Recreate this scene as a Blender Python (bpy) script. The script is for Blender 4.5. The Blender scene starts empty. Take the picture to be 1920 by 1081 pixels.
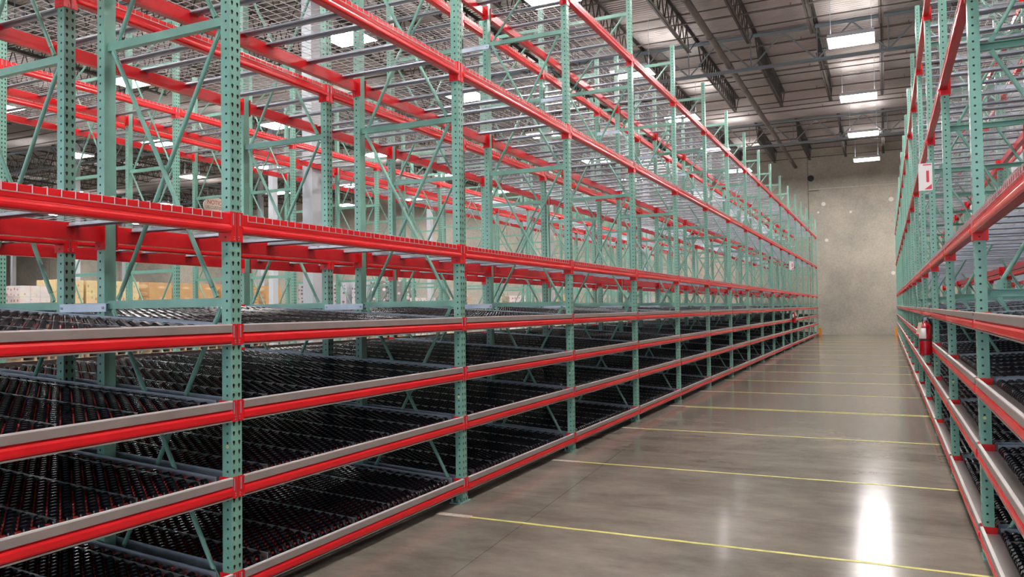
import bpy, math, random
from mathutils import Vector, Matrix
random.seed(4)
COL = bpy.context.scene.collection
P = 2.515                       # bay pitch
PI = math.pi
CAM = Vector((3.175, -3.132, 1.581))
ORD = ['first','second','third','fourth','fifth','sixth','seventh','eighth','ninth','tenth','eleventh','twelfth',
       'thirteenth','fourteenth','fifteenth','sixteenth','seventeenth','eighteenth','nineteenth','twentieth',
       'twenty-first','twenty-second','twenty-third','twenty-fourth','twenty-fifth','twenty-sixth','twenty-seventh','twenty-eighth',
       'twenty-ninth','thirtieth']

# ------------------------------------------------------------------ materials
def srgb(r, g, b):
    def f(c):
        c /= 255.0
        return c/12.92 if c <= .04045 else ((c+.055)/1.055)**2.4
    return (f(r), f(g), f(b), 1)

def mat(name, col, rough=.5, metal=0.0, noise=0.0, nscale=6.0, bump=0.0, coat=0.0, spec=.5):
    m = bpy.data.materials.new(name); m.use_nodes = True
    nt = m.node_tree; b = nt.nodes['Principled BSDF']
    b.inputs['Base Color'].default_value = col
    b.inputs['Roughness'].default_value = rough
    b.inputs['Metallic'].default_value = metal
    b.inputs['Specular IOR Level'].default_value = spec
    b.inputs['Coat Weight'].default_value = coat
    if noise or bump:
        tc = nt.nodes.new('ShaderNodeTexCoord'); n = nt.nodes.new('ShaderNodeTexNoise')
        n.inputs['Scale'].default_value = nscale; n.inputs['Detail'].default_value = 5
        nt.links.new(tc.outputs['Object'], n.inputs['Vector'])
        if noise:
            r = nt.nodes.new('ShaderNodeValToRGB')
            r.color_ramp.elements[0].position = .3; r.color_ramp.elements[1].position = .7
            lo = 1-noise; hi = 1+noise
            r.color_ramp.elements[0].color = (col[0]*lo, col[1]*lo, col[2]*lo, 1)
            r.color_ramp.elements[1].color = (min(1, col[0]*hi), min(1, col[1]*hi), min(1, col[2]*hi), 1)
            nt.links.new(n.outputs['Fac'], r.inputs['Fac']); nt.links.new(r.outputs['Color'], b.inputs['Base Color'])
        if bump:
            bp = nt.nodes.new('ShaderNodeBump'); bp.inputs['Strength'].default_value = bump; bp.inputs['Distance'].default_value = .01
            nt.links.new(n.outputs['Fac'], bp.inputs['Height']); nt.links.new(bp.outputs['Normal'], b.inputs['Normal'])
    return m

GREEN = mat('green_paint', (.20, .42, .335, 1), .28, 0, .08, 9)
RED = mat('red_paint', (.78, .018, .024, 1), .26, 0, .08, 4, spec=.4)
GALV = mat('galvanised_steel', (.37, .41, .48, 1), .35, .35, .1, 14)
ZINC = mat('bright_zinc_plate', (.62, .72, .84, 1), .4, .15, .06, 14)
STEEL = mat('plain_steel_plate', (.40, .35, .33, 1), .38, .4, .08, 7)
LIP = mat('painted_edge_glint', (.85, .80, .78, 1), .3, .2)
WIRE = mat('zinc_wire', (.50, .47, .47, 1), .35, .4)
BLACK = mat('black_wheel_plastic', (.008, .008, .012, 1), .2, 0, spec=.4)
HUB = mat('red_brown_axle', (.42, .035, .025, 1), .18, .25)
ALU = mat('dull_rail_steel', (.34, .35, .36, 1), .35, .6)
JOIST = mat('grey_primer_steel', (.065, .058, .05, 1), .55, .2, .1, 3)
GIRD = mat('blue_grey_primer_steel', (.20, .235, .26, 1), .5, .2)
PIPE = mat('dark_pipe', (.13, .11, .10, 1), .45, .3, .2, 2)
DECK = mat('painted_roof_deck', (.34, .305, .29, 1), .33, .4, .12, .6)
COLM = mat('column_grey_paint', (.46, .49, .53, 1), .5, 0, .06, 2)
HOUS = mat('lamp_housing_white', (.75, .75, .75, 1), .4)
TAPE = mat('yellow_floor_tape', (.66, .63, .17, 1), .5, 0, .2, 12)
TAPE2 = mat('beige_floor_tape', (.50, .43, .36, 1), .6, 0, .25, 20)
YEL = mat('pale_yellow_sticker', (.8, .78, .3, 1), .5)
ORANGE = mat('orange_paint', (.85, .30, .02, 1), .45)
WHITE = mat('white_panel', (.85, .82, .82, 1), .4)
SRED = mat('sign_red', (.70, .05, .07, 1), .4)
CREAM = mat('sign_cream', (.92, .78, .66, 1), .5)
TEXTR = mat('sign_lettering_red', (.50, .07, .05, 1), .5)
TEXTD = mat('sign_lettering_dark', (.16, .16, .13, 1), .5)
WOOD = mat('pallet_wood', (.42, .28, .15, 1), .7, 0, .2, 6)
EXR = mat('extinguisher_red', (.42, .004, .014, 1), .18, 0, coat=.6)
DARKP = mat('black_rubber_and_hole_shade', (.02, .02, .02, 1), .5)
TAG = mat('tan_paper_tag', (.72, .58, .42, 1), .7)

def emit(name, col, s):
    m = bpy.data.materials.new(name); m.use_nodes = True; nt = m.node_tree
    nt.nodes.remove(nt.nodes['Principled BSDF'])
    e = nt.nodes.new('ShaderNodeEmission'); e.inputs['Color'].default_value = col; e.inputs['Strength'].default_value = s
    nt.links.new(e.outputs[0], nt.nodes['Material Output'].inputs[0]); return m
LAMP = emit('lamp_tubes_lit', (1.0, .955, .93, 1), 78)
LAMPUP = emit('lamp_upward_slots_lit', (1.0, .96, .94, 1), 40)

def carton_mat(name, base, mark, sx, sz, thr=.5, rough=.6, tape=None):
    m = mat(name, base, rough); nt = m.node_tree; b = nt.nodes['Principled BSDF']; L = nt.links
    tc = nt.nodes.new('ShaderNodeTexCoord'); mp = nt.nodes.new('ShaderNodeMapping')
    mp.inputs['Scale'].default_value = (sx, sx, sz); L.new(tc.outputs['Object'], mp.inputs['Vector'])
    v = nt.nodes.new('ShaderNodeTexVoronoi'); v.inputs['Scale'].default_value = 1; v.inputs['Randomness'].default_value = .35
    L.new(mp.outputs['Vector'], v.inputs['Vector'])
    r = nt.nodes.new('ShaderNodeValToRGB'); r.color_ramp.interpolation = 'LINEAR'
    r.color_ramp.elements[0].position = thr-.12; r.color_ramp.elements[1].position = thr
    r.color_ramp.elements[0].color = mark; r.color_ramp.elements[1].color = base
    L.new(v.outputs['Distance'], r.inputs['Fac'])
    n = nt.nodes.new('ShaderNodeTexNoise'); n.inputs['Scale'].default_value = 3; L.new(tc.outputs['Object'], n.inputs['Vector'])
    mx = nt.nodes.new('ShaderNodeMix'); mx.data_type = 'RGBA'; mx.blend_type = 'MULTIPLY'
    mx.inputs['Factor'].default_value = .35
    L.new(r.outputs['Color'], mx.inputs['A']); L.new(n.outputs['Color'], mx.inputs['B']); L.new(mx.outputs['Result'], b.inputs['Base Color'])
    return m
C_WHITE = carton_mat('white_printed_carton', (.82, .74, .70, 1), (.55, .25, .22, 1), 5, 5, .3)
C_TAN = carton_mat('straw_printed_carton', (.80, .62, .33, 1), (.50, .36, .16, 1), 6, 4, .3)
C_BROWN = carton_mat('brown_kraft_carton', (.62, .37, .17, 1), (.80, .58, .36, 1), 1.2, 4, .45, .4)
C_CREAM = carton_mat('cream_sack', (.80, .66, .50, 1), (.62, .45, .28, 1), 2, 6, .3)
C_WRAP = carton_mat('clear_wrapped_goods', (.30, .28, .27, 1), (.85, .85, .88, 1), 2.5, 3.5, .5, .2)
C_WRAP2 = carton_mat('hazy_wrapped_goods', (.62, .62, .68, 1), (.25, .2, .17, 1), 3, 4, .35, .2)

# ------------------------------------------------------------------ mesh builder
class M:
    def __init__(s): s.v = []; s.f = []; s.m = []; s.mats = []; s.sm = []
    def mi(s, m):
        if m not in s.mats: s.mats.append(m)
        return s.mats.index(m)
    def add(s, vs, fs, m, smooth=False):
        o = len(s.v); k = s.mi(m); s.v += [tuple(v) for v in vs]
        for f in fs: s.f.append(tuple(i+o for i in f)); s.m.append(k); s.sm.append(smooth)
        return s
    def box(s, a, b, m):
        x0, y0, z0 = a; x1, y1, z1 = b
        return s.add([(x0,y0,z0),(x1,y0,z0),(x1,y1,z0),(x0,y1,z0),(x0,y0,z1),(x1,y0,z1),(x1,y1,z1),(x0,y1,z1)],
                     [(0,3,2,1),(4,5,6,7),(0,1,5,4),(1,2,6,5),(2,3,7,6),(3,0,4,7)], m)
    def tube(s, a, b, r, m, n=8, cap=True, r2=None):
        a = Vector(a); b = Vector(b); d = (b-a).normalized()
        u = d.orthogonal().normalized() if abs(d.z) > .99 else d.cross(Vector((0,0,1))).normalized()
        w = d.cross(u); r2 = r if r2 is None else r2
        vs = []
        for c, rr in ((a, r), (b, r2)):
            for i in range(n):
                t = 2*PI*(i+.5)/n; vs.append(c+u*rr*math.cos(t)+w*rr*math.sin(t))
        fs = [(i, i+n, (i+1) % n+n, (i+1) % n) for i in range(n)]
        s.add(vs, fs, m, n > 5)
        if cap: s.add(vs, [tuple(range(n)), tuple(range(2*n-1, n-1, -1))], m)
        return s
    def prism(s, pts, a, b, m, axis='y'):          # closed profile extruded between a and b along axis
        n = len(pts)
        def mk(p, t): return {'y': (p[0], t, p[1]), 'x': (t, p[0], p[1]), 'z': (p[0], p[1], t)}[axis]
        vs = [mk(p, a) for p in pts]+[mk(p, b) for p in pts]
        fs = [(i, (i+1) % n, (i+1) % n+n, i+n) for i in range(n)]+[tuple(range(n-1, -1, -1)), tuple(range(n, 2*n))]
        return s.add(vs, fs, m)
    def lathe(s, prof, m, n=20, c=(0,0,0), arc=None):
        vs = []; k = len(prof); a0, a1 = arc or (0, 2*PI); nn = n+1 if arc else n
        for i in range(nn):
            t = a0+(a1-a0)*i/n
            for r, z in prof: vs.append((c[0]+r*math.cos(t), c[1]+r*math.sin(t), c[2]+z))
        fs = [(i*k+j, ((i+1) % nn)*k+j, ((i+1) % nn)*k+j+1, i*k+j+1) for i in range(n) for j in range(k-1)]
        return s.add(vs, fs, m, True)
    def merge(s, o, off=(0,0,0), rz=0.0):
        c, n = math.cos(rz), math.sin(rz); b = len(s.v)
        s.v += [(off[0]+x*c-y*n, off[1]+x*n+y*c, off[2]+z) for x, y, z in o.v]
        for f, k, q in zip(o.f, o.m, o.sm): s.f.append(tuple(i+b for i in f)); s.m.append(s.mi(o.mats[k])); s.sm.append(q)
        return s
    def mesh(s, name):
        me = bpy.data.meshes.new(name); me.from_pydata(s.v, [], s.f)
        for m in s.mats: me.materials.append(m)
        me.polygons.foreach_set('material_index', s.m); me.polygons.foreach_set('use_smooth', s.sm)
        me.update(); return me

def link(name, data, parent=None, loc=(0,0,0), rz=0.0):
    o = bpy.data.objects.new(name, data); COL.objects.link(o)
    o.location = loc; o.rotation_euler = (0, 0, rz)
    if parent: o.parent = parent
    return o
def tag(o, label, cat, group=None, kind=None):
    if kind: o['kind'] = kind
    if kind == 'structure': return o
    o['label'] = label; o['category'] = cat
    if group: o['group'] = group
    return o
def struct(name, m, loc=(0,0,0)):
    o = link(name, m.mesh(name), None, loc); o['kind'] = 'structure'; return o

class Kit:
    """one kind of thing: parts near the camera, one joined mesh far away"""
    def __init__(s, name, parts):       # parts: (name, M, (x,y,z), rz, label, kind, subparts)
        s.name = name; s.parts = parts; s.mm = {}; s.whole = M(); s.near = None; s.far = None
        for p in parts:
            s.whole.merge(p[1], p[2], p[3])
            for q in (p[6] if len(p) > 6 else []): s.whole.merge(q[1], (p[2][0]+q[2][0], p[2][1]+q[2][1], p[2][2]+q[2][2]), 0)
    def place(s, loc, rz, label, cat, group, far=False):
        if far:
            if s.far is None: s.far = s.whole.mesh(s.name+'_joined'); src = link(s.name, s.far)
            else: src = s.farobj.copy(); COL.objects.link(src)
            s.farobj = src
            src.location = loc; src.rotation_euler = (0,0,rz); tag(src, label, cat, group); return src
        if s.near is None:
            r = link(s.name, None); s.near = r
            for p in s.parts:
                if id(p[1]) not in s.mm: s.mm[id(p[1])] = p[1].mesh(p[0])
                c = link(p[0], s.mm[id(p[1])], r, p[2], p[3])
                if p[4]: c['label'] = p[4]
                if p[5]: c['kind'] = p[5]
                for q in (p[6] if len(p) > 6 else []):
                    if id(q[1]) not in s.mm: s.mm[id(q[1])] = q[1].mesh(q[0])
                    link(q[0], s.mm[id(q[1])], c, q[2])
        else:
            r = s.near.copy(); COL.objects.link(r)
            for ch in s.near.children:
                c = ch.copy(); COL.objects.link(c); c.parent = r
                for g in ch.children:
                    d = g.copy(); COL.objects.link(d); d.parent = c
        r.location = loc; r.rotation_euler = (0,0,rz); tag(r, label, cat, group); return r

def dist(x, y): return math.hypot(x-CAM.x, y-CAM.y)

# ------------------------------------------------------------------ upright frame
def holed(m, u0, u1, H, holes, tf, mt):
    """flat strip u0..u1 wide and H high pierced every 2 inches; tf maps (u,z)->xyz; holes: list of (uc, shape points around centre)"""
    step = .0508; n = int(H/step)
    cuts = [u0]+[(holes[i][0]+holes[i+1][0])/2 for i in range(len(holes)-1)]+[u1]
    vs = []; fs = []
    for k in range(n):
        z0 = k*step; z1 = z0+step; zc = (z0+z1)/2
        for i, (uc, shp) in enumerate(holes):
            a, b = cuts[i], cuts[i+1]; q = len(shp); base = len(vs)
            vs += [tf(uc+p[0], zc+p[1]) for p in shp]
            outer = []
            for p in shp:                        # project hole point to cell rectangle
                dx, dz = p[0], p[1]
                tx = ((b-uc)/dx if dx > 0 else (a-uc)/dx) if abs(dx) > 1e-6 else 1e9
                tz = ((z1-zc)/dz if dz > 0 else (z0-zc)/dz) if abs(dz) > 1e-6 else 1e9
                t = min(tx, tz); outer.append((uc+dx*t, zc+dz*t))
            vs += [tf(*p) for p in outer]
            cb = len(vs); vs += [tf(a,z0), tf(b,z0), tf(b,z1), tf(a,z1)]
            cor = [(a,z0),(b,z0),(b,z1),(a,z1)]
            for j in range(q):
                j2 = (j+1) % q; A = outer[j]; B = outer[j2]; f = [base+j, base+q+j]
                # insert a corner if the two outer points sit on different sides
                if abs(A[0]-B[0]) > 1e-7 and abs(A[1]-B[1]) > 1e-7:
                    best = min(range(4), key=lambda c: math.hypot(cor[c][0]-A[0], cor[c][1]-A[1])+math.hypot(cor[c][0]-B[0], cor[c][1]-B[1]))
                    f.append(cb+best)
                f += [base+q+j2, base+j2]; fs.append(tuple(f))
    zt = n*step
    if H-zt > .002:
        o = len(vs); vs += [tf(u0,zt), tf(u1,zt), tf(u1,H), tf(u0,H)]; fs.append((o,o+1,o+2,o+3))
    m.add(vs, fs, mt)

W, D, HT = .076, .064, 6.09
tear = [(.0085*math.cos(t), .0045+.0085*math.sin(t)) for t in (math.radians(a) for a in (-20, 25, 65, 115, 155, 200))]
tear += [(-.0045, -.006), (-.0035, -.012), (.0035, -.012), (.0045, -.006)]
rnd = [(.0074*math.cos(2*PI*(i+.5)/8), .0074*math.sin(2*PI*(i+.5)/8)) for i in range(8)]
column = M()
holed(column, 0, W, HT, [(.019, tear), (.057, tear)], lambda u, z: (0, u, z), GREEN)
holed(column, -D, 0, HT, [(-.027, rnd)], lambda u, z: (u, 0, z), GREEN)
holed(column, -D, 0, HT, [(-.027, rnd)], lambda u, z: (u, W, z), GREEN)
column.add([(-D,0,0),(-D,W,0),(-D,W,HT),(-D,0,HT)], [(0,1,2,3)], GREEN)
column.add([(0,0,HT),(-D,0,HT),(-D,W,HT),(0,W,HT)], [(0,1,2,3)], GREEN)
column.box((-D+.004,.004,.01), (-.004,W-.004,HT-.01), DARKP)  # dark filler box: shade inside the post painted in behind the holes
plate = M().box((-D-.035,-.05,0), (.004,W+.05,.008), GREEN)
for x, y in ((-.085,-.03),(-.085,W+.03),(-.02,-.03),(-.02,W+.03)): plate.tube((x,y,.008), (x,y,.035), .009, GALV, 6)
sticker = M().tube((0,-.0015,0), (0,.0005,0), .010, YEL, 12); sticker.tube((0,-.002,0), (0,-.001,0), .0035, GREEN, 8)
FD = 1.067
horiz = M().prism([(-.018,-.024),(.018,-.024),(.018,-.019),(-.013,-.019),(-.013,.019),(.018,.019),(.018,.024),(-.018,.024)], 0, -(FD-2*D)-.02, GREEN, 'x')
def diag(z0, z1):
    m = M(); x0, x1 = -.06, -(FD-2*D)+.05
    a = Vector((x0, .0, z0)); b = Vector((x1, .0, z1)); d = (b-a).normalized()
    m.tube(a+d*.06, b-d*.06, .0135, GREEN, 8)
    for p, q in ((a, a+d*.07), (b, b-d*.07)):            # flattened ends
        m.tube(p, q, .011, GREEN, 4)
        w = Vector((d.z, 0, -d.x))*.017; t = Vector((0, .003, 0))
        vs = [p-w-t, p+w-t, q+w*.7-t, q-w*.7-t, p-w+t, p+w+t, q+w*.7+t, q-w*.7+t]
        m.add(vs, [(0,3,2,1),(4,5,6,7),(0,1,5,4),(1,2,6,5),(2,3,7,6),(3,0,4,7)], GREEN)
    return m
def frame_kit(hz, xs, last):
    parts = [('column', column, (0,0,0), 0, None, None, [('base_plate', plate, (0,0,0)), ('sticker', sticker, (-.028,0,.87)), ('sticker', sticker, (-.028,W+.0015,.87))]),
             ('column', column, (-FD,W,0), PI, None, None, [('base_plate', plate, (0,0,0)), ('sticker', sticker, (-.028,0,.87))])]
    for z in hz: parts.append(('horizontal_brace', horiz, (-D+.01, W/2, z), 0, None, None))
    for i in xs:
        parts.append(('diagonal_brace', diag(hz[i]+.03, hz[i+1]-.03), (-D, W/2-.016, 0), 0, None, None))
        parts.append(('diagonal_brace', diag(hz[i+1]-.03, hz[i]+.03), (-D, W/2+.016, 0), 0, None, None))
    for i in last: parts.append(('diagonal_brace', diag(hz[i+1]-.03, hz[i]+.03), (-D, W/2, 0), 0, None, None))
    return Kit('upright_frame', parts)
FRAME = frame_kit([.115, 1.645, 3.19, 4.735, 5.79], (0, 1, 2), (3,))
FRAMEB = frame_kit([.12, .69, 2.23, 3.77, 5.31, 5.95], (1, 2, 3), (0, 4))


# ------------------------------------------------------------------ beams
HB = 1.2155                                     # half length of a beam between columns
def beam_body(h):
    m = M()
    m.prism([(-.045,0),(.008,0),(.0155,.006),(.0175,.014),(.0175,.026),(.015,.034),(.004,.040),(.003,.045),(.004,.05),(.004,h-.003),(.001,h),
             (-.010,h),(-.010,h-.022),(-.045,h-.022)], -HB, HB, RED)
    return m
def connector(z0, z1):
    m = M()          # plate hooked on the column face plus the leg along its side; local y=0 is the beam end, column towards -y
    m.box((.001,-.037,z0), (.0075,-.001,z1), RED)
    m.box((-.078,-.001,z0), (.0075,.004,z1), RED)
    m.box((.0075,-.0215,z1-.072), (.009,-.0145,z1-.008), GALV)
    for z in (z0+.012, z0+.024): m.tube((.006,-.026,z), (.010,-.026,z), .003, GALV, 6)
    m.tube((-.027,-.0025,z0+.022), (-.027,.0055,z0+.022), .006, DARKP, 8)
    return m
def mirror_y(m):
    o = M(); o.mats = list(m.mats); o.v = [(x,-y,z) for x,y,z in m.v]; o.f = [tuple(reversed(f)) for f in m.f]; o.m = list(m.m); o.sm = list(m.sm); return o
cL = connector(-.045, .115)
LOAD = Kit('rack_crossbar', [('bar', beam_body(.105), (0,0,0), 0, None, None),
                         ('connector', cL, (0,-HB,0), 0, None, None), ('connector', mirror_y(cL), (0,HB,0), 0, None, None)])
# carton-flow beam: origin at the top of the front plate
cF = connector(-.112, .001)
fb = M().prism([(-.045,-.104),(.006,-.104),(.015,-.099),(.0185,-.090),(.0185,-.066),(.015,-.056),(.004,-.050),(.003,-.046),(-.045,-.046)], -HB, HB, RED)
fb.box((-.05,-HB,-.112), (.013,HB,-.1045), STEEL)
gp = M().prism([(.014,-.044),(.0165,-.044),(.0165,-.001),(.0155,0),(-.001,0),(-.001,-.003),(.0125,-.003),(.012,-.041)], -HB, HB, STEEL)
gp.prism([(.0166,-.006),(.0168,.0004),(-.0015,.0008),(-.0015,.0)], -HB, HB, LIP)  # near-white strip along the top edge, a painted glint of the lamps
gp.prism([(.0125,-.0445),(.0125,-.0415),(-.088,-.0385),(-.088,-.0435)], -HB, HB, STEEL)
FLOW = Kit('flow_crossbar', [('bar', fb, (0,0,0), 0, None, None), ('guide_plate', gp, (0,0,0), 0, 'plain grey steel guide plate', None),
                         ('connector', cF, (0,-HB,0), 0, None, None), ('connector', mirror_y(cF), (0,HB,0), 0, None, None)])

# ------------------------------------------------------------------ wire deck
def wire(m, pts, r=.0026):
    for a, b in zip(pts[:-1], pts[1:]): m.tube(a, b, r, WIRE, 4, False)
grid = M(); HY = .575
for i in range(19):
    y = -HY+.004+i*(2*HY-.008)/18
    wire(grid, [(.0095,y,-.036), (.0095,y,.003), (-FD-.0095,y,.003), (-FD-.0095,y,-.036)])
for i in range(12): 
    x = -.03-i*(FD-.06)/11; wire(grid, [(x,-HY,-.002), (x,HY,-.002)])
for x in (.0095+.004, -FD-.0135): wire(grid, [(x,-HY,-.035), (x,HY,-.035)])
chan = M()
chan.prism([(-.040,-.030),(-.040,-.027),(-.020,-.024),(-.014,-.006),(.014,-.006),(.020,-.024),(.040,-.027),(.040,-.030),(.018,-.028),(.012,-.009),(-.012,-.009),(-.018,-.028)],
           -.030, -FD+.030, GALV, 'x')
DECKK = Kit('wire_shelf', [('wire_mesh', grid, (0,0,0), 0, 'bare zinc wire grid', None)]+[('support_channel', chan, (0,y,0), 0, None, None) for y in (-.46, 0, .46)])

# ------------------------------------------------------------------ carton-flow bed
SL = .06; BL = 2.44
wheels = M(); axles = M()
R = .0265; rows = 46; px = (BL-.29)/rows; py = .064
wv = []
for r in range(rows+1):
    x = -.116-r*px; z = -.032-SL*x-.002
    axles.tube((x,-1.185,z), (x,1.185,z), .0085, HUB, 6, False)
    off = (r % 2)*py/2
    k = 0
    while True:
        y = -1.165+off+k*py; k += 1
        if y > 1.17: break
        n = 10; vs = []
        for s_, rr in ((-.015, R*.82), (-.0115, R), (.0115, R), (.015, R*.82)):
            for i in range(n):
                t = 2*PI*i/n; vs.append((x+rr*math.cos(t), y+s_, z+rr*math.sin(t)))
        fs = []
        for q in range(3): fs += [(q*n+i, (q+1)*n+i, (q+1)*n+(i+1) % n, q*n+(i+1) % n) for i in range(n)]
        fs += [tuple(range(n)), tuple(range(4*n-1, 3*n-1, -1))]
        wheels.add(vs, fs, BLACK)
def slrail(y0, y1, zb, zt, m, mt):
    x0, x1 = -.092, -BL+.095
    vs = [(x0,y0,zb-SL*x0),(x0,y1,zb-SL*x0),(x0,y1,zt-SL*x0),(x0,y0,zt-SL*x0),(x1,y0,zb-SL*x1),(x1,y1,zb-SL*x1),(x1,y1,zt-SL*x1),(x1,y0,zt-SL*x1)]
    m.add(vs, [(0,1,2,3),(7,6,5,4),(0,4,5,1),(1,5,6,2),(2,6,7,3),(3,7,4,0)], mt); return m
rail = slrail(-.002, .002, -.070, -.010, M(), ALU); slrail(-.006, .006, -.012, -.010, rail, ALU)
side = slrail(-.003, .003, -.085, -.004, M(), GALV); slrail(-.003, .022, -.085, -.082, side, GALV)
side2 = slrail(-.003, .003, -.085, -.004, M(), GALV); slrail(-.022, .003, -.085, -.082, side2, GALV)
cross = M().prism([(-.020,-.05),(.020,-.05),(.020,-.047),(-.017,-.047),(-.017,-.003),(.020,-.003),(.020,0),(-.020,0)], -1.2, 1.2, GALV)
bp = [('wheels', wheels, (0,0,0), 0, 'small black wheels in staggered rows', 'stuff'), ('axles', axles, (0,0,0), 0, 'thin red-brown axle rods', None)]
bp += [('side_rail', side, (0,-1.2,0), 0, None, None), ('side_rail', side2, (0,1.2,0), 0, None, None)]
bp += [('lane_rail', rail, (0,y,0), 0, None, None) for y in (-.95+.02, -.52, -.11, .30, .71, 1.09)]
bp += [('cross_support', cross, (-.93,0,-.085+SL*.93), 0, None, None), ('cross_support', cross, (-1.50,0,-.085+SL*1.50), 0, None, None)]
BED = Kit('roller_bed', bp)

# ------------------------------------------------------------------ row spacers
sp = M().box((-.362,-.003,-.026), (.057,0,.026), ZINC); sp.box((-.362,-.003,-.026), (.057,.022,-.023), ZINC); sp.box((-.362,-.003,.023), (.057,.022,.026), ZINC)
bo = M().tube((0,-.010,0), (0,.0,0), .008, GALV, 6)
sg = M(); sg.v = list(sp.v); sg.f = list(sp.f); sg.m = list(sp.m); sg.sm = list(sp.sm); sg.mats = [GREEN]
SPACERG = Kit('row_spacer', [('bar', sg, (0,0,0), 0, None, None), ('bolt', bo, (.035,-.003,0), 0, None, None), ('bolt', bo, (-.340,-.003,0), 0, None, None)])
SPACER = Kit('row_spacer', [('bar', sp, (0,0,0), 0, None, None), ('bolt', bo, (.035,-.003,0), 0, None, None), ('bolt', bo, (-.340,-.003,0), 0, None, None)])

# ------------------------------------------------------------------ assemble racks
LZ = [2.018, 3.545, 5.072]; LN = ['lower', 'middle', 'top']
FZ = [.200, .708, 1.116, 1.526]; FN = ['lowest', 'second', 'third', 'highest']
loads = []; decks = []
def frames(rack, half, x, sgn, ns, rz, first=-1, kit=None):
    for n in ns:
        y = n*P+(W if rz else 0)
        (kit or FRAME).place((x, y, 0), rz, 'green perforated upright frame, %s of %s, %s from the camera' % (half, rack, ORD[n-first]), 'rack frame',
                    'green upright frames of %s' % rack, dist(x, y) > 24)
def frow(rack, x, ns, rz, face, rise=0, first=-1):
    for n in ns:
        for z, nm in zip(FZ, FN):
            y = n*P+(W+P)/2
            FLOW.place((x, y, z+rise), rz, 'red beam with grey guide plate, %s flow level, %s of %s, %s bay' % (nm, face, rack, ORD[n-first]), 'crossbar',
                       'flow beams of %s' % rack, dist(x, y) > 15)
def lrow(rack, x, ns, rz, face, zs=LZ, names=LN, first=-1):
    for n in ns:
        for z, nm in zip(zs, names): loads.append((x, n*P+(W+P)/2, z, rz, 'plain red load beam, %s level, %s of %s, %s bay from camera' % (nm, face, rack, ORD[n-first]), rack))
def drow(rack, half, x, ns, rz, zs=LZ, names=LN, first=-1):
    for n in ns:
        for z, nm in zip(zs, names):
            for k, kn in ((0, 'nearer'), (1, 'farther')):
                y = n*P+W+.005+HY+.035+k*(2*HY+.03)
                decks.append((x, y, z+.105, rz, 'wire mesh shelf, %s level, %s of %s, %s bay, %s panel' % (nm, half, rack, ORD[n-first], kn), rack))
def beds(rack, x, ns, rz, first=-1):
    for n in ns:
        for z, nm in zip(FZ, FN):
            y = n*P+(W+P)/2
            BED.place((x, y, z), rz, 'black wheeled roller bed, %s flow level of %s, %s bay from the camera' % (nm, rack, ORD[n-first]), 'roller bed',
                      'roller beds of %s' % rack, dist(x, y) > 14)
def spacers(rack, x, ns, zs, rz=0, first=-1, kit=None, tone='galvanised'):
    for n in ns:
        for z, nm in zs:
            (kit or SPACER).place((x, n*P-.0005, z), 0, '%s %s spacer bar joining frames of %s, %s from camera' % (tone, nm, rack, ORD[n-first]), 'spacer bar',
                         'spacer bars of %s' % rack, dist(x, n*P) > 14)
L0 = range(-1, 16); LF = range(-1, 17)
XB = -FD-.305
frames('the left rack', 'aisle half', 0, 1, LF, 0); frames('the left rack', 'rear half', XB, 1, LF, 0)
frow('left rack', 0, L0, 0, 'aisle face'); frow('left rack', XB-FD, L0, PI, 'back face', .145)
beds('the left rack', 0, L0, 0)
for xx, rz, fc in ((0,0,'aisle face'), (-FD,PI,'inner front line'), (XB,0,'inner rear line'), (XB-FD,PI,'back face')): lrow('left rack', xx, L0, rz, fc)
drow('left rack', 'front half', 0, L0, 0); drow('left rack', 'rear half', XB, L0, 0)
spacers('the left rack', -FD+D-.04, LF, ((1.63,'lower'), (4.70,'upper')))
# far double rack across the back aisle: one storage level
XC = -6.17; C0 = range(-1, 16)
frames('the far rack', 'near half', XC, 1, range(0, 17), 0, 0, FRAMEB); frames('the far rack', 'rear half', XC+XB, 1, range(0, 17), 0, 0, FRAMEB)
for xx, rz, fc in ((XC,0,'front face'), (XC-FD,PI,'inner front line'), (XC+XB,0,'inner rear line'), (XC+XB-FD,PI,'back face')):
    lrow('far rack', xx, range(0, 16), rz, fc, [4.515], ['single'], 0)
drow('far rack', 'front half', XC, range(0, 16), 0, [4.515], ['single'], 0); drow('far rack', 'rear half', XC+XB, range(0, 16), 0, [4.515], ['single'], 0)
spacers('the far rack', XC-FD+D-.04, range(0, 17), ((3.84,'painted'),), 0, 0, SPACERG, 'green')
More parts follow.
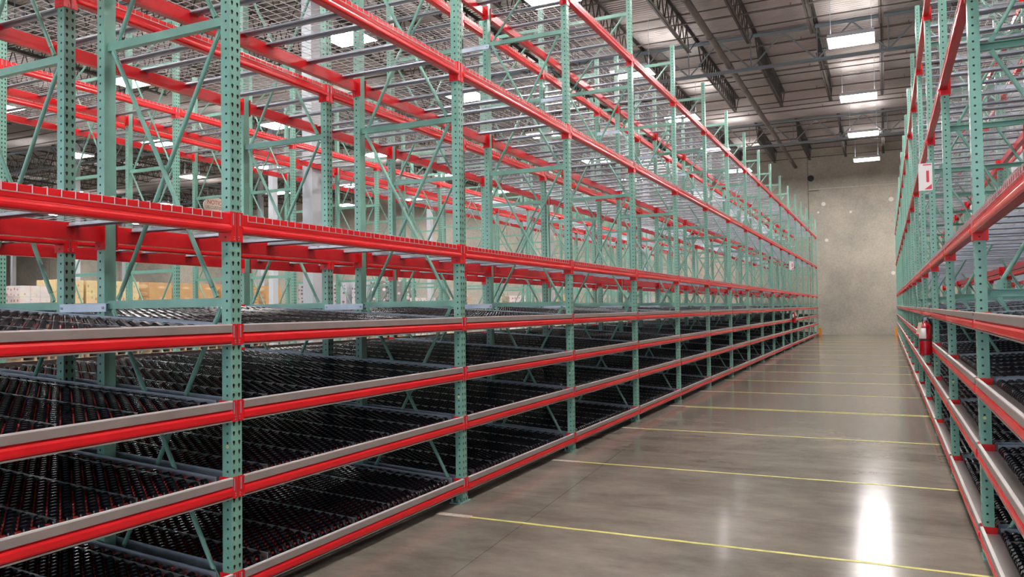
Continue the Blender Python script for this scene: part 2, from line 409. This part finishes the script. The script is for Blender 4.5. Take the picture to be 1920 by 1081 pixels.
# right rack
XR = 3.684; R0 = range(-1, 16); RF = range(-1, 17); R1 = range(-1, 9)
frames('the right rack', 'aisle half', XR, -1, RF, PI); frames('the right rack', 'rear half', XR-XB, -1, range(-1, 11), PI)
frow('right rack', XR, R0, PI, 'aisle face'); frow('right rack', XR-XB+FD, range(-1, 6), 0, 'back face', .145)
beds('the right rack', XR, R1, PI)
lrow('right rack', XR, R0, PI, 'aisle face')
for xx, rz, fc in ((XR+FD,0,'inner front line'), (XR-XB,PI,'inner rear line'), (XR-XB+FD,0,'back face')): lrow('right rack', xx, R1, rz, fc)
drow('right rack', 'front half', XR, R1, PI); drow('right rack', 'rear half', XR-XB, R1, PI)
spacers('the right rack', XR-XB-.057+.04-.0, range(-1, 9), ((1.63,'lower'), (4.70,'upper')))
def emitall(lst, kit, cat, gname, near, keep, plural):
    lst.sort(key=lambda t: (t[0]-CAM.x)**2+(t[1]-CAM.y)**2+(t[2]-CAM.z)**2+(25 if t[1] < -1 else 0))
    for t in lst[:keep]: kit.place((t[0], t[1], t[2]), t[3], t[4], cat, '%s of the %s' % (gname, t[5]), dist(t[0], t[1]) > near)
    rest = M()
    for t in lst[keep:]: rest.merge(kit.whole, t[:3], t[3])
    if lst[keep:]: tag(link(plural, rest.mesh(plural)), 'the most distant %s of the racks, a blur near the end wall' % gname, cat, None, 'stuff')
emitall(loads, LOAD, 'crossbar', 'red load beams', 15, 300, 'distant_crossbars')
emitall(decks, DECKK, 'wire shelf', 'wire mesh shelves', 12, 300, 'distant_wire_shelves')

# ------------------------------------------------------------------ building shell
YW, YB, XL, XRW, ZD = 42.4, -16.0, -80.0, 19.0, 10.16
def concrete_floor():
    m = bpy.data.materials.new('polished_concrete_floor'); m.use_nodes = True; nt = m.node_tree; L = nt.links; b = nt.nodes['Principled BSDF']
    N = nt.nodes.new
    tc = N('ShaderNodeTexCoord')
    n1 = N('ShaderNodeTexNoise'); n1.inputs['Scale'].default_value = .45; n1.inputs['Detail'].default_value = 7; n1.inputs['Roughness'].default_value = .62
    n2 = N('ShaderNodeTexNoise'); n2.inputs['Scale'].default_value = 2.2; n2.inputs['Detail'].default_value = 8; n2.inputs['Roughness'].default_value = .7
    mp = N('ShaderNodeMapping'); mp.inputs['Scale'].default_value = (.5, .9, 1); L.new(tc.outputs['Object'], mp.inputs['Vector'])
    L.new(mp.outputs[0], n1.inputs['Vector']); L.new(mp.outputs[0], n2.inputs['Vector'])
    mx = N('ShaderNodeMath'); mx.operation = 'ADD'; L.new(n1.outputs['Fac'], mx.inputs[0]); L.new(n2.outputs['Fac'], mx.inputs[1])
    r = N('ShaderNodeValToRGB'); e = r.color_ramp.elements
    e[0].position = .78; e[0].color = (.118, .103, .082, 1); e[1].position = 1.22; e[1].color = (.305, .272, .228, 1)
    hf = N('ShaderNodeMath'); hf.operation = 'MULTIPLY'; hf.inputs[1].default_value = 1.0; L.new(mx.outputs[0], hf.inputs[0])
    mr = N('ShaderNodeMapRange'); mr.inputs['From Min'].default_value = .74; mr.inputs['From Max'].default_value = 1.24
    L.new(hf.outputs[0], mr.inputs['Value'])
    e[0].position = 0; e[1].position = 1; L.new(mr.outputs[0], r.inputs['Fac'])
    # saw-cut joints: x = f(y) lines and y lines
    sep = N('ShaderNodeSeparateXYZ'); L.new(tc.outputs['Object'], sep.inputs[0])
    def line(val_socket, pos, w):
        a = N('ShaderNodeMath'); a.operation = 'SUBTRACT'; L.new(val_socket, a.inputs[0]); a.inputs[1].default_value = pos
        c = N('ShaderNodeMath'); c.operation = 'ABSOLUTE'; L.new(a.outputs[0], c.inputs[0])
        d = N('ShaderNodeMath'); d.operation = 'LESS_THAN'; L.new(c.outputs[0], d.inputs[0]); d.inputs[1].default_value = w
        return d.outputs[0]
    t = N('ShaderNodeMath'); t.operation = 'MULTIPLY'; L.new(sep.outputs['Y'], t.inputs[0]); t.inputs[1].default_value = .072
    xs = N('ShaderNodeMath'); xs.operation = 'ADD'; L.new(sep.outputs['X'], xs.inputs[0]); L.new(t.outputs[0], xs.inputs[1])
    mod = N('ShaderNodeMath'); mod.operation = 'PINGPONG'; mod.inputs[1].default_value = 1.85
    sh = N('ShaderNodeMath'); sh.operation = 'ADD'; sh.inputs[1].default_value = 4.45; L.new(sep.outputs['Y'], sh.inputs[0])
    L.new(sh.outputs[0], mod.inputs[0])
    j1 = line(xs.outputs[0], .87, .0045); j2 = line(mod.outputs[0], 0, .004)
    j = N('ShaderNodeMath'); j.operation = 'MAXIMUM'; L.new(j1, j.inputs[0]); L.new(j2, j.inputs[1])
    jm = N('ShaderNodeMath'); jm.operation = 'MULTIPLY'; jm.inputs[1].default_value = .45; L.new(j.outputs[0], jm.inputs[0])
    m2 = N('ShaderNodeMix'); m2.data_type = 'RGBA'; L.new(jm.outputs[0], m2.inputs['Factor']); L.new(r.outputs['Color'], m2.inputs['A']); m2.inputs['B'].default_value = (.05, .045, .04, 1)
    L.new(m2.outputs['Result'], b.inputs['Base Color'])
    rr = N('ShaderNodeMapRange'); rr.inputs['From Min'].default_value = .3; rr.inputs['From Max'].default_value = .7
    rr.inputs['To Min'].default_value = .22; rr.inputs['To Max'].default_value = .29; L.new(n2.outputs['Fac'], rr.inputs['Value']); b.inputs['Roughness'].default_value = .15
    b.inputs['Specular IOR Level'].default_value = .2
    bp = N('ShaderNodeBump'); bp.inputs['Strength'].default_value = .015; bp.inputs['Distance'].default_value = .02
    L.new(n2.outputs['Fac'], bp.inputs['Height']); L.new(bp.outputs[0], b.inputs['Normal'])
    return m
def concrete_wall():
    m = bpy.data.materials.new('cast_concrete_wall'); m.use_nodes = True; nt = m.node_tree; L = nt.links; b = nt.nodes['Principled BSDF']; N = nt.nodes.new
    tc = N('ShaderNodeTexCoord')
    n1 = N('ShaderNodeTexNoise'); n1.inputs['Scale'].default_value = .35; n1.inputs['Detail'].default_value = 8; n1.inputs['Roughness'].default_value = .65
    n2 = N('ShaderNodeTexNoise'); n2.inputs['Scale'].default_value = 9; n2.inputs['Detail'].default_value = 6; n2.inputs['Roughness'].default_value = .7
    L.new(tc.outputs['Object'], n1.inputs['Vector']); L.new(tc.outputs['Object'], n2.inputs['Vector'])
    r = N('ShaderNodeValToRGB'); e = r.color_ramp.elements; e[0].position = .36; e[1].position = .64
    e[0].color = (.36, .34, .295, 1); e[1].color = (.55, .505, .42, 1); L.new(n1.outputs['Fac'], r.inputs['Fac'])
    mx = N('ShaderNodeMix'); mx.data_type = 'RGBA'; mx.blend_type = 'MULTIPLY'; mx.inputs['Factor'].default_value = .35
    r2 = N('ShaderNodeValToRGB'); r2.color_ramp.elements[0].position = .35; r2.color_ramp.elements[1].position = .6
    r2.color_ramp.elements[0].color = (.55, .53, .5, 1); L.new(n2.outputs['Fac'], r2.inputs['Fac'])
    L.new(r.outputs['Color'], mx.inputs['A']); L.new(r2.outputs['Color'], mx.inputs['B']); L.new(mx.outputs['Result'], b.inputs['Base Color'])
    b.inputs['Roughness'].default_value = .8
    return m
WALL = concrete_wall()
struct('floor', M().box((XL,YB,-.2), (XRW,YW,0), concrete_floor()))
struct('wall_back', M().box((XL,YB-.2,0), (XRW,YB,ZD+.4), WALL))
struct('wall_left', M().box((XL-.2,YB,0), (XL,YW,ZD+.4), WALL))
struct('wall_right', M().box((XRW,YB,0), (XRW+.2,YW,ZD+.4), WALL))
DAY = emit('daylit_window_panels', (.72, .86, 1.0, 1), 5.0)
for i, wx in enumerate((-26, -19, -12, -5, 2, 9)):
    wm = M().box((wx,YB-.02,1.2), (wx+4.6,YB+.02,7.2), DAY)
    wm.box((wx-.08,YB,1.1), (wx,YB+.06,7.3), HOUS).box((wx+4.6,YB,1.1), (wx+4.68,YB+.06,7.3), HOUS).box((wx,YB,7.2), (wx+4.6,YB+.06,7.3), HOUS).box((wx,YB,1.1), (wx+4.6,YB+.06,1.2), HOUS)
    for k in (1, 2, 3): wm.box((wx+k*1.15-.03,YB,1.2), (wx+k*1.15+.03,YB+.05,7.2), HOUS)
    struct('window_%d' % (i+1), wm)
# far wall of tilt-up panels; the joint at x=-.5 steps back
fw = M().box((XL,YW,0), (-.52,YW+.2,ZD+.4), WALL).box((-.50,YW+.03,0), (XRW,YW+.2,ZD+.4), WALL).box((-.53,YW+.1,0), (-.49,YW+.2,ZD), DARKP)
for k in range(8): fw.box((-.53-9.2*(k+1),YW-.001,0), (-.51-9.2*(k+1),YW+.01,ZD), DARKP)
struct('wall_far', fw)
patch = mat('grout_patch', (.78, .76, .70, 1), .8)
for i, (x, z, r) in enumerate(((.37,5.12,.09), (.26,7.10,.11), (3.57,7.12,.12), (1.60,6.58,.06), (3.58,3.24,.10), (-.02,6.66,.06))):
    t = M().tube((x,YW+.02,z), (x,YW+.032,z), r, patch, 16); struct('trim_%d' % (i+1), t)
struct('trim_7', M().box((-.49,YW+.022,7.93), (5,YW+.032,7.945), patch))
struct('trim_8', M().tube((-.36,YW+.01,8.55), (-.36,YW+.032,8.55), .17, DARKP, 16))
struct('trim_9', M().box((-.49,YW+.02,7.84), (.05,YW+.032,7.87), DARKP))
# corrugated roof deck, ribs along x
prof = []; y = YB; pit = .1524
while y < YW:
    prof += [(y, 0), (y+.035, 0), (y+.055, .038), (y+.1324, .038)]; y += pit
vs = []; fs = []
for i, (yy, zz) in enumerate(prof): vs += [(XL,yy,ZD+zz), (XRW,yy,ZD+zz)]
for i in range(len(prof)-1): fs.append((2*i, 2*i+1, 2*i+3, 2*i+2))
struct('ceiling', M().add(vs, fs, DECK).box((XL,YB,ZD+.12), (XRW,YW,ZD+.25), DECK))

# columns, girders, joists
GX = [18.0, 6.5, -7.385, -19.9, -32.4, -44.9, -57.4, -69.9]; GY = [-3.0, 9.5, 22.0, 34.5]
cm = M().box((-.125,-.14,.0), (.125,.14,9.96), COLM).box((-.13,-.19,0), (.13,.19,.025), COLM).box((-.2,-.2,9.96), (.2,.2,9.98), COLM)
ccap = cm.mesh('building_column'); cobj = None
YN = ['behind the camera', 'in first line past camera', 'in second line past camera', 'in third line past camera']
XN = ['beyond the right rack', 'inside the right rack', 'inside the far rack', 'in open floor beyond the far rack', 'two rows beyond the far rack', 'three rows beyond the far rack', 'four rows beyond', 'five rows beyond']
for i, gx in enumerate(GX):
    for j, gy in enumerate(GY):
        o = link('building_column', ccap, None, (gx, gy, 0))
        tag(o, 'grey square steel building column %s, %s' % (XN[i], YN[j]), 'column', 'square building columns')
JP = 1.786; JL = 12.5
def joist_parts():
    tc = M(); ang = [(-.065,0),(-.009,0),(-.009,.06),(-.016,.06),(-.016,.007),(-.065,.007)]
    for s_ in (1, -1):
        pts = [(s_*p[0], -p[1]) for p in ang]
        if s_ < 0: pts.reverse()
        tc.prism([(p[0], 0+p[1]) for p in pts], 0, JL, JOIST)
    bc = M()
    for s_ in (1, -1):
        pts = [(s_*p[0], p[1]) for p in ang]
        if s_ < 0: pts.reverse()
        bc.prism(pts, 1.15, JL-1.15, JOIST)
    wb = M(); n = 17; a = 1.2; st = (JL-2.4)/n
    zt, zb = -.04, -.70
    wb.tube((0,.12,zt), (0,a,zb), .024, JOIST, 5, False); wb.tube((0,JL-.12,zt), (0,JL-a,zb), .016, JOIST, 5, False)
    for k in range(n):
        y0 = a+k*st; ym = y0+st/2
        wb.tube((0,y0,zb), (0,ym,zt), .020, JOIST, 5, False); wb.tube((0,ym,zt), (0,y0+st,zb), .020, JOIST, 5, False)
    return tc, bc, wb
tcm, bcm, wbm = joist_parts()
JK = Kit('roof_joist', [('top_chord', tcm, (0,0,0), 0, None, None), ('bottom_chord', bcm, (0,0,-.72), 0, None, None), ('web', wbm, (0,0,0), 0, None, None)])
spans = [(-15.5, 'span behind the camera'), (-3.0, 'span over the near racks'), (9.5, 'second span from camera'), (22.0, 'third span'), (34.5, 'last span at the end wall')]
for k in range(-40, 14):
    x = -7.46+k*JP
    if x < XL+1 or x > XRW-1: continue
    for y0, nm in spans:
        if x < -60 and y0 < 0: continue
        if y0 < -10 and (x < -12 or x > 12): continue
        side_ = 'left' if x < 1.8 else 'right'
        idx = int(abs(math.floor((x-1.8)/JP))) if x < 1.8 else int((x-1.8)/JP)+1
        idx = max(1, idx)
        dd = dist(x, y0+6)
        o = JK.place((x, y0+.0, 10.155), 0, 'dark roof joist, %s line %s of main aisle lamps, %s' % (ORD[idx-1] if idx <= 30 else 'far', side_, nm), 'roof joist', 'roof joists', dd > 24)
        if y0 > 30: o.scale = (1, (YW-34.5)/JL, 1)
def girder_parts(Lx):
    ch = M()
    for s_ in (1, -1): ch.box((0, s_*.012, 0), (Lx, s_*.085, .012), GIRD).box((0, s_*.012, 0), (Lx, s_*.022, .09), GIRD)
    web = M(); n = 7; st = Lx/n
    for k in range(n):
        x0 = k*st
        web.tube((x0+.02,0,1.02), (x0+st/2,0,.05), .028, GIRD, 5, False); web.tube((x0+st/2,0,.05), (x0+st-.02,0,1.02), .028, GIRD, 5, False)
        web.tube((x0+st/2,0,.05), (x0+st/2,0,1.02), .016, GIRD, 5, False)
    top = M()
    for s_ in (1, -1): top.box((0, s_*.012, -.012), (Lx, s_*.085, 0), GIRD).box((0, s_*.012, -.09), (Lx, s_*.022, 0), GIRD)
    return ch, web, top
for i in range(len(GX)-1):
    x1, x0 = GX[i], GX[i+1]
    ch, web, top = girder_parts(x1-x0-.3)
    k = Kit('roof_girder', [('bottom_chord', ch, (0,0,0), 0, None, None), ('web', web, (0,0,0), 0, None, None), ('top_chord', top, (0,0,1.10), 0, None, None)])
    for j, gy in enumerate(GY):
        k.place((x0+.15, gy, 8.97), 0, 'blue-grey roof truss girder %s, %s' % (XN[i+1].replace('the ', '')  , YN[j]), 'roof girder', 'roof girders', False)
# main and branch sprinkler pipes
mp_ = M().tube((0,YB+.2,0), (0,YW-.1,0), .095, PIPE, 14)
for yy in range(-14, 42, 3): mp_.tube((0,yy,0), (0,yy+.08,0), .108, PIPE, 14)
o = link('sprinkler_main', mp_.mesh('sprinkler_main'), None, (-1.12,0,9.22)); tag(o, 'thick dark sprinkler main pipe running along the roof above left rack', 'pipe')
bk = 0; y = -7.9
while y < YW-1:
    b = M().tube((-45,0,0), (XRW-.2,0,0), .030, PIPE, 8)
    x = -44
    while x < XRW: b.tube((x,0,0), (x,0,.10), .012, ORANGE if False else PIPE, 6); x += 3
    o = link('sprinkler_branch', b.mesh('sprinkler_branch'), None, (0,y,9.88)); tag(o, 'thin dark sprinkler branch pipe across the roof, %s from the camera end' % ORD[bk], 'pipe', 'sprinkler branch pipes')
    y += 3.05; bk += 1
y = -6.4; bk = 0
brm = M().box((XL+.5,-.012,0), (XRW-.5,.012,.03), JOIST).box((XL+.5,-.012,.70), (XRW-.5,.012,.73), JOIST).mesh('joist_bridging')
for g in GY:
    for q in (2.6, 6.25, 9.9):
        if g+q < YW:
            o = link('joist_bridging', brm, None, (0, g+q, 9.395)); tag(o, 'thin steel bridging strips across the roof joists, %s from the camera' % ORD[bk], 'bridging', 'joist bridging strips'); bk += 1

# ------------------------------------------------------------------ high-bay lamps
hs = M()
LX, LY = .56, .46
hs.box((-LX,-LY,.0), (LX,LY,.07), HOUS).box((-LX-.02,-LY-.02,-.03), (-LX,LY+.02,.02), HOUS).box((LX,-LY-.02,-.03), (LX+.02,LY+.02,.02), HOUS)
hs.box((-LX,-LY-.02,-.03), (LX,-LY,.02), HOUS).box((-LX,LY,-.03), (LX,LY+.02,.02), HOUS).box((-.2,-.07,.07), (.2,.07,.12), HOUS)
ln = M().box((-LX+.005,-LY+.005,-.024), (LX-.005,LY-.005,-.012), LAMP)
up = M().box((-.52,-.40,.071), (-.25,.40,.076), LAMPUP).box((.25,-.40,.071), (.52,.40,.076), LAMPUP)
hg = M()
for x in (-.5, .5): hg.tube((x,0,.07), (x,0,1.553), .006, GALV, 5)
LK = Kit('high_bay_lamp', [('housing', hs, (0,0,0), 0, None, None), ('lit_lens', ln, (0,0,0), 0, 'glowing white lens', None), ('uplight_slots', up, (0,0,0), 0, 'glowing slots on top', None), ('hanger_rods', hg, (0,0,0), 0, None, None)])
LR = [(2.52, 'over the main aisle'), (-3.45, 'over the aisle behind left rack'), (-9.05, 'beyond the far rack'), (-17.1, 'second row beyond the far rack'),
      (-23.4, 'third row beyond the far rack'), (-28.5, 'fourth row beyond the far rack'), (-38, 'fifth row beyond the far rack'), (-48, 'sixth row beyond the far rack'), (-60, 'seventh row beyond the far rack'), (8.6, 'behind the right rack')]
for x, nm in LR:
    for k in range(8):
        y = -5.95+6.3*k
        if k == 7: y = 38.05
        if x < -30 and k < 3: continue
        LK.place((x, y, 8.6), 0, 'glowing rectangular high-bay lamp %s, %s from the camera end' % (nm, ORD[k]), 'ceiling lamp', 'high-bay lamps', x < -20)

# ------------------------------------------------------------------ floor tapes
tp = [2.16, 4.49, 6.89, 9.40, 11.75, 14.15, 16.6, 19.1, 21.6, 24.0, 26.5, 29.0, 31.5, 34.0, 36.5, 39.0]
for i, y in enumerate(tp):
    m = M(); n = 24
    xs = [.26+(3.72-.26)*j/n for j in range(n+1)]; vs = []
    for j, x in enumerate(xs):
        w = .0165+random.uniform(-.0015, .0015); c = random.uniform(-.003, .003)
        vs += [(x, c-w, .0012), (x, c+w, .0012), (x, c+w, 0), (x, c-w, 0)]
    fs = []
    for j in range(n):
        pass
        for q in range(4): fs.append((4*j+q, 4*j+4+q, 4*j+4+(q+1) % 4, 4*j+(q+1) % 4))
    m.add(vs, fs, TAPE)
    r = link('floor_tape', None, None, (0, y, .0005)); link('tape_strip', m.mesh('tape_strip'), r)
    e = M().box((-.03,-.032,0), (.265,.034,.0016), TAPE2); q = link('tape_end', e.mesh('tape_end'), r); q['label'] = 'wider beige end of the tape'
    tag(r, 'yellow tape line across the aisle floor, %s from the camera' % ORD[i], 'floor tape', 'yellow tape lines across the aisle')
    if i in (3,):
        s2 = M().box((.26,-.015,.0), (3.7,.012,.0012), TAPE); link('second_strip', s2.mesh('second_strip'), r, (0,-.10,0))

# ------------------------------------------------------------------ extinguishers and their signs
def extinguisher(x, y, z, label, s=1):
    r = link('fire_extinguisher', None, None, (x, y, z))
    b = M().lathe([(0,0),(.058,0),(.066,.008),(.069,.02),(.069,.33),(.064,.355),(.048,.380),(.026,.392),(.022,.40),(.022,.415),(0,.415)], EXR, 24); link('cylinder', b.mesh('cylinder'), r)
    l = M().lathe([(.0695,.20),(.0702,.2005),(.0702,.325),(.0695,.3255)], WHITE, 18, (0,0,0), (math.radians(150), math.radians(272))); q = link('label_band', l.mesh('label_band'), r); q['label'] = 'white instruction band'
    l = M().lathe([(.0696,.175),(.0701,.1755),(.0701,.196),(.0696,.1965)], DARKP, 24); link('lower_band', l.mesh('lower_band'), r)
    v = M().tube((0,0,.41), (0,0,.45), .018, GALV, 10).box((-.016,-.016,.43), (.016,.016,.455), GALV); v.tube((0,-.016,.44), (0,-.036,.44), .017, GALV, 12)
    link('valve', v.mesh('valve'), r)
    h = M().prism([(-.02,.452),(.075,.475),(.077,.482),(-.02,.462)], -.010, .010, DARKP).prism([(-.02,.434),(.07,.430),(.072,.437),(-.02,.444)], -.010, .010, DARKP)
    link('handle', h.mesh('handle'), r)
    ho = M(); pts = [Vector((.0+.02*0, .02, .44))]
    for t in range(9):
        a = t/8; pts.append(Vector((.03+.045*math.sin(a*PI), .03+.045*math.sin(a*PI*.9), .445-.26*a)))
    for a, b2 in zip(pts[:-1], pts[1:]): ho.tube(a, b2, .009, DARKP, 8)
    ho.tube(pts[-1], pts[-1]+Vector((0,0,-.05)), .011, DARKP, 8, True, .014)
    link('hose', ho.mesh('hose'), r)
    tg = M().add([(-.035*s,-.045,.40),(-.075*s,-.050,.39),(-.105*s,-.060,.26),(-.060*s,-.062,.255),(-.035*s,-.0435,.40),(-.075*s,-.0485,.39),(-.105*s,-.0585,.26),(-.060*s,-.0605,.255)],
                 [(0,1,2,3),(7,6,5,4),(0,4,5,1),(1,5,6,2),(2,6,7,3),(3,7,4,0)], TAG); q = link('paper_tag', tg.mesh('paper_tag'), r); q['label'] = 'tan inspection tag on a string'
    br = M().box((.055 if s > 0 else -.0815, -.02, .28), (.0815 if s > 0 else -.055, .02, .34), DARKP); link('bracket', br.mesh('bracket'), r)
    tag(r, label, 'fire extinguisher', 'fire extinguishers'); return r
extinguisher(XR-.082, 3*P+.04, .965, 'red fire extinguisher with tan tag hung on a post of right rack')
extinguisher(.082, 11*P+.04, .95, 'small distant red fire extinguisher hung on the left rack aisle face', -1)
def flagsign(x, y, z, s, label):
    r = link('extinguisher_sign', None, None, (x, y, z))
    p = M().box((0 if s > 0 else -.15, -.002, 0), (.15 if s > 0 else 0, .002, .33), WHITE); link('panel', p.mesh('panel'), r)
    a, b = (.085, .115) if s > 0 else (-.065, -.035)
    g = M().box((a,-.0035,.10), (b,-.0021,.24), SRED)
    c = .112 if s > 0 else -.038
    g.prism([(c+.03,.015),(c+.03,.075),(c-.05,.015)], -.0035, -.0021, SRED)
    g.box((c-.06,-.0035,.305), (c+.03,-.0021,.318), SRED)
    q = link('red_marks', g.mesh('red_marks'), r); q['label'] = 'red bar and arrow'
    tag(r, label, 'sign', 'extinguisher signs')
flagsign(XR-.112, 3*P-.004, 2.955, 1, 'white and red upright sign high on right rack post above extinguisher')
flagsign(.112, 11*P-.004, 2.93, -1, 'tiny distant white and red sign on left rack above extinguisher')

# ------------------------------------------------------------------ hanging oval notice sign
r = link('notice_sign', None, None, (-8.70, 8.20, 3.70))
ov = M(); n = 40; vs = []
for x in (-.006, .006):
    for i in range(n): t = 2*PI*i/n; vs.append((x, .31*math.cos(t), .185*math.sin(t)))
ov.add(vs, [(i, (i+1) % n, (i+1) % n+n, i+n) for i in range(n)]+[tuple(range(n-1,-1,-1)), tuple(range(n, 2*n))], CREAM)
link('board', ov.mesh('board'), r)
def text(body, size, y, z, mt, name):
    cu = bpy.data.curves.new(name, 'FONT'); cu.body = body; cu.size = size; cu.align_x = 'CENTER'; cu.extrude = .001
    t = bpy.data.objects.new('tmp', cu); COL.objects.link(t)
    dg = bpy.context.evaluated_depsgraph_get(); me = bpy.data.meshes.new_from_object(t.evaluated_get(dg)); bpy.data.objects.remove(t)
    me.materials.clear(); me.materials.append(mt); me.name = name
    o = link(name, me, r, (.0075, y, z)); o.rotation_euler = (PI/2, 0, PI/2); o['label'] = '%s lettering' % ('red NOTICE' if body == 'NOTICE' else 'dark '+body)
text('NOTICE', .118, 0, .035, TEXTR, 'lettering'); text('US', .085, -.21, -.055, TEXTD, 'lettering'); text('CUSTOMS', .085, .055, -.055, TEXTD, 'lettering')
hw = M()
for y in (-.2, .2): hw.tube((0,y,.13), (0,y,.76), .003, GALV, 5)
link('hanger_wires', hw.mesh('hanger_wires'), r)
tag(r, 'oval cream sign reading NOTICE US CUSTOMS hung from the far rack', 'sign')

# ------------------------------------------------------------------ orange end guards
for x, nm in ((.03, 'left'), (XR-.03, 'right')):
    g = M().box((-.09,-.02,0), (.09,.02,.42), ORANGE).box((-.09,-.02,0), (.09,.16,.02), ORANGE)
    g.box((.085 if nm == 'left' else -.09,.02,0), (.09 if nm == 'left' else -.085,.16,.42), ORANGE)
    o = link('post_guard', g.mesh('post_guard'), None, (x, 16*P+W+.30, 0)); tag(o, 'small orange post guard on the floor at far end of %s rack' % nm, 'post guard', 'orange post guards')

# ------------------------------------------------------------------ pallet loads on the floor
def pallet():
    m = M()
    for y in (-.5, 0, .5): m.box((-.6,y-.05,0), (.6,y+.05,.02), WOOD).box((-.6,y-.045,.02), (.6,y+.045,.11), WOOD)
    for k in range(7): x = -.6+k*.185; m.box((x,-.55,.11), (x+.09,.55,.13), WOOD)
    return m
PM = pallet()
def load(mt, h, kind):
    m = M()
    if kind == 'layers':
        z = .13; k = 0
        while z+.16 <= h:
            o = random.uniform(-.015, .015)
            m.box((-.56+o,-.56,z), (.56+o,.56,z+.15), mt); z += .165; k += 1
    elif kind == 'cases':
        ny, nz = 3, max(2, int((h-.13)/.34)); dz = (h-.13)/nz
        for a in range(3):
            for b_ in range(ny):
                for c in range(nz):
                    x0 = -.57+a*.38; y0 = -.57+b_*.38; z0 = .13+c*dz
                    m.box((x0+.004,y0+.004,z0+.003), (x0+.376,y0+.376,z0+dz-.003), mt)
    else:
        m.box((-.58,-.58,.13), (.58,.58,h-.25), mt).box((-.54,-.56,h-.25), (.53,.57,h), mt)
    return m
pal_i = 0
def pload(x, y, mt, kind, label, h=1.48, tiers=2, group='pallet loads beyond the far rack'):
    global pal_i
    k1 = M().merge(PM); ld = load(mt, h, kind)
    for t in range(tiers):
        r = link('pallet_load', None, None, (x, y, t*h)); link('pallet', PALM, r, (0,0,0)); link('carton_stack', ld.mesh('carton_stack'), r)
        tag(r, label % (('lower' if t == 0 else 'upper') if tiers == 2 else 'single'), 'pallet load', group)
    pal_i += 1
PALM = PM.mesh('pallet')
xs0 = -25.6
seq = [(10.6,C_WHITE,'cases','white printed cartons'), (11.9,C_WHITE,'cases','white printed cartons'), (13.3,C_WHITE,'cases','white cartons'), (15.2,C_WHITE,'cases','pale red-marked cartons'), (16.55,C_TAN,'cases','straw-coloured printed cartons'),
       (17.8,C_TAN,'cases','straw-coloured printed cartons'), (19.05,C_TAN,'cases','straw-coloured printed cartons'), (20.7,C_BROWN,'wrap','brown kraft bundles'), (22.0,C_BROWN,'wrap','brown kraft bundles'),
       (23.3,C_BROWN,'wrap','brown kraft bundles'), (24.7,C_BROWN,'wrap','brown kraft bundles'), (26.0,C_BROWN,'layers','brown layered bundles'), (27.6,C_BROWN,'wrap','brown kraft bundles')]
for i, (y, mt, kd, nm) in enumerate(seq):
    pload(xs0, y, mt, kd, '%%s pallet of %s beyond far rack, %s stack from the left' % (nm, ORD[i]), 1.36 if i == 3 else 1.49)
x = -36.2
row2 = [(-36.3,C_CREAM,'layers','cream sacks'), (-35.0,C_CREAM,'layers','cream sacks'), (-30.9,C_WRAP2,'cases','hazy wrapped goods'), (-29.5,C_WRAP,'cases','clear-wrapped dark goods'), (-28.2,C_WRAP2,'cases','hazy wrapped goods'),
        (-26.6,C_WRAP2,'wrap','hazy wrapped goods'), (-25.2,C_WRAP,'cases','clear-wrapped dark goods'), (-23.7,C_WRAP,'cases','clear-wrapped dark goods'), (-22.3,C_WHITE,'cases','white cartons'), (-19.8,C_CREAM,'cases','cream cartons'),
        (-17.2,C_CREAM,'cases','cream cartons'), (-15.6,C_WHITE,'cases','white cartons'), (-13.4,C_TAN,'cases','straw cartons')]
for i, (x, mt, kd, nm) in enumerate(row2):
    pload(x, 37.5, mt, kd, '%%s pallet of %s by the end wall, %s stack from left' % (nm, ORD[i]), 1.75 if i < 8 else 1.2)

# ------------------------------------------------------------------ camera, world, view
f, yaw, pit_, rol = 1463.5, .44607, .02747, -.01428
cy, sy = math.cos(yaw), math.sin(yaw)
fwd = Vector((-sy*math.cos(pit_), cy*math.cos(pit_), math.sin(pit_))); rt = Vector((cy, sy, 0)); upv = rt.cross(fwd)
c, s = math.cos(rol), math.sin(rol)
R2 = rt*c+upv*s; U2 = -rt*s+upv*c
cam = bpy.data.cameras.new('camera'); co = bpy.data.objects.new('camera', cam); COL.objects.link(co)
mw = Matrix(((R2.x, U2.x, -fwd.x, CAM.x), (R2.y, U2.y, -fwd.y, CAM.y), (R2.z, U2.z, -fwd.z, CAM.z), (0,0,0,1)))
co.matrix_world = mw
cam.sensor_fit = 'HORIZONTAL'; cam.sensor_width = 36; cam.lens = f/1920*36; cam.clip_start = .05; cam.clip_end = 300
scn = bpy.context.scene; scn.camera = co
w = bpy.data.worlds.new('world'); scn.world = w; w.use_nodes = True
w.node_tree.nodes['Background'].inputs[0].default_value = (.6, .65, .7, 1); w.node_tree.nodes['Background'].inputs[1].default_value = .3
vs_ = scn.view_settings; scn.display_settings.display_device = 'sRGB'
vs_.view_transform = 'Standard'; vs_.look = 'None'; vs_.gamma = 1; vs_.exposure = .1; vs_.use_curve_mapping = False
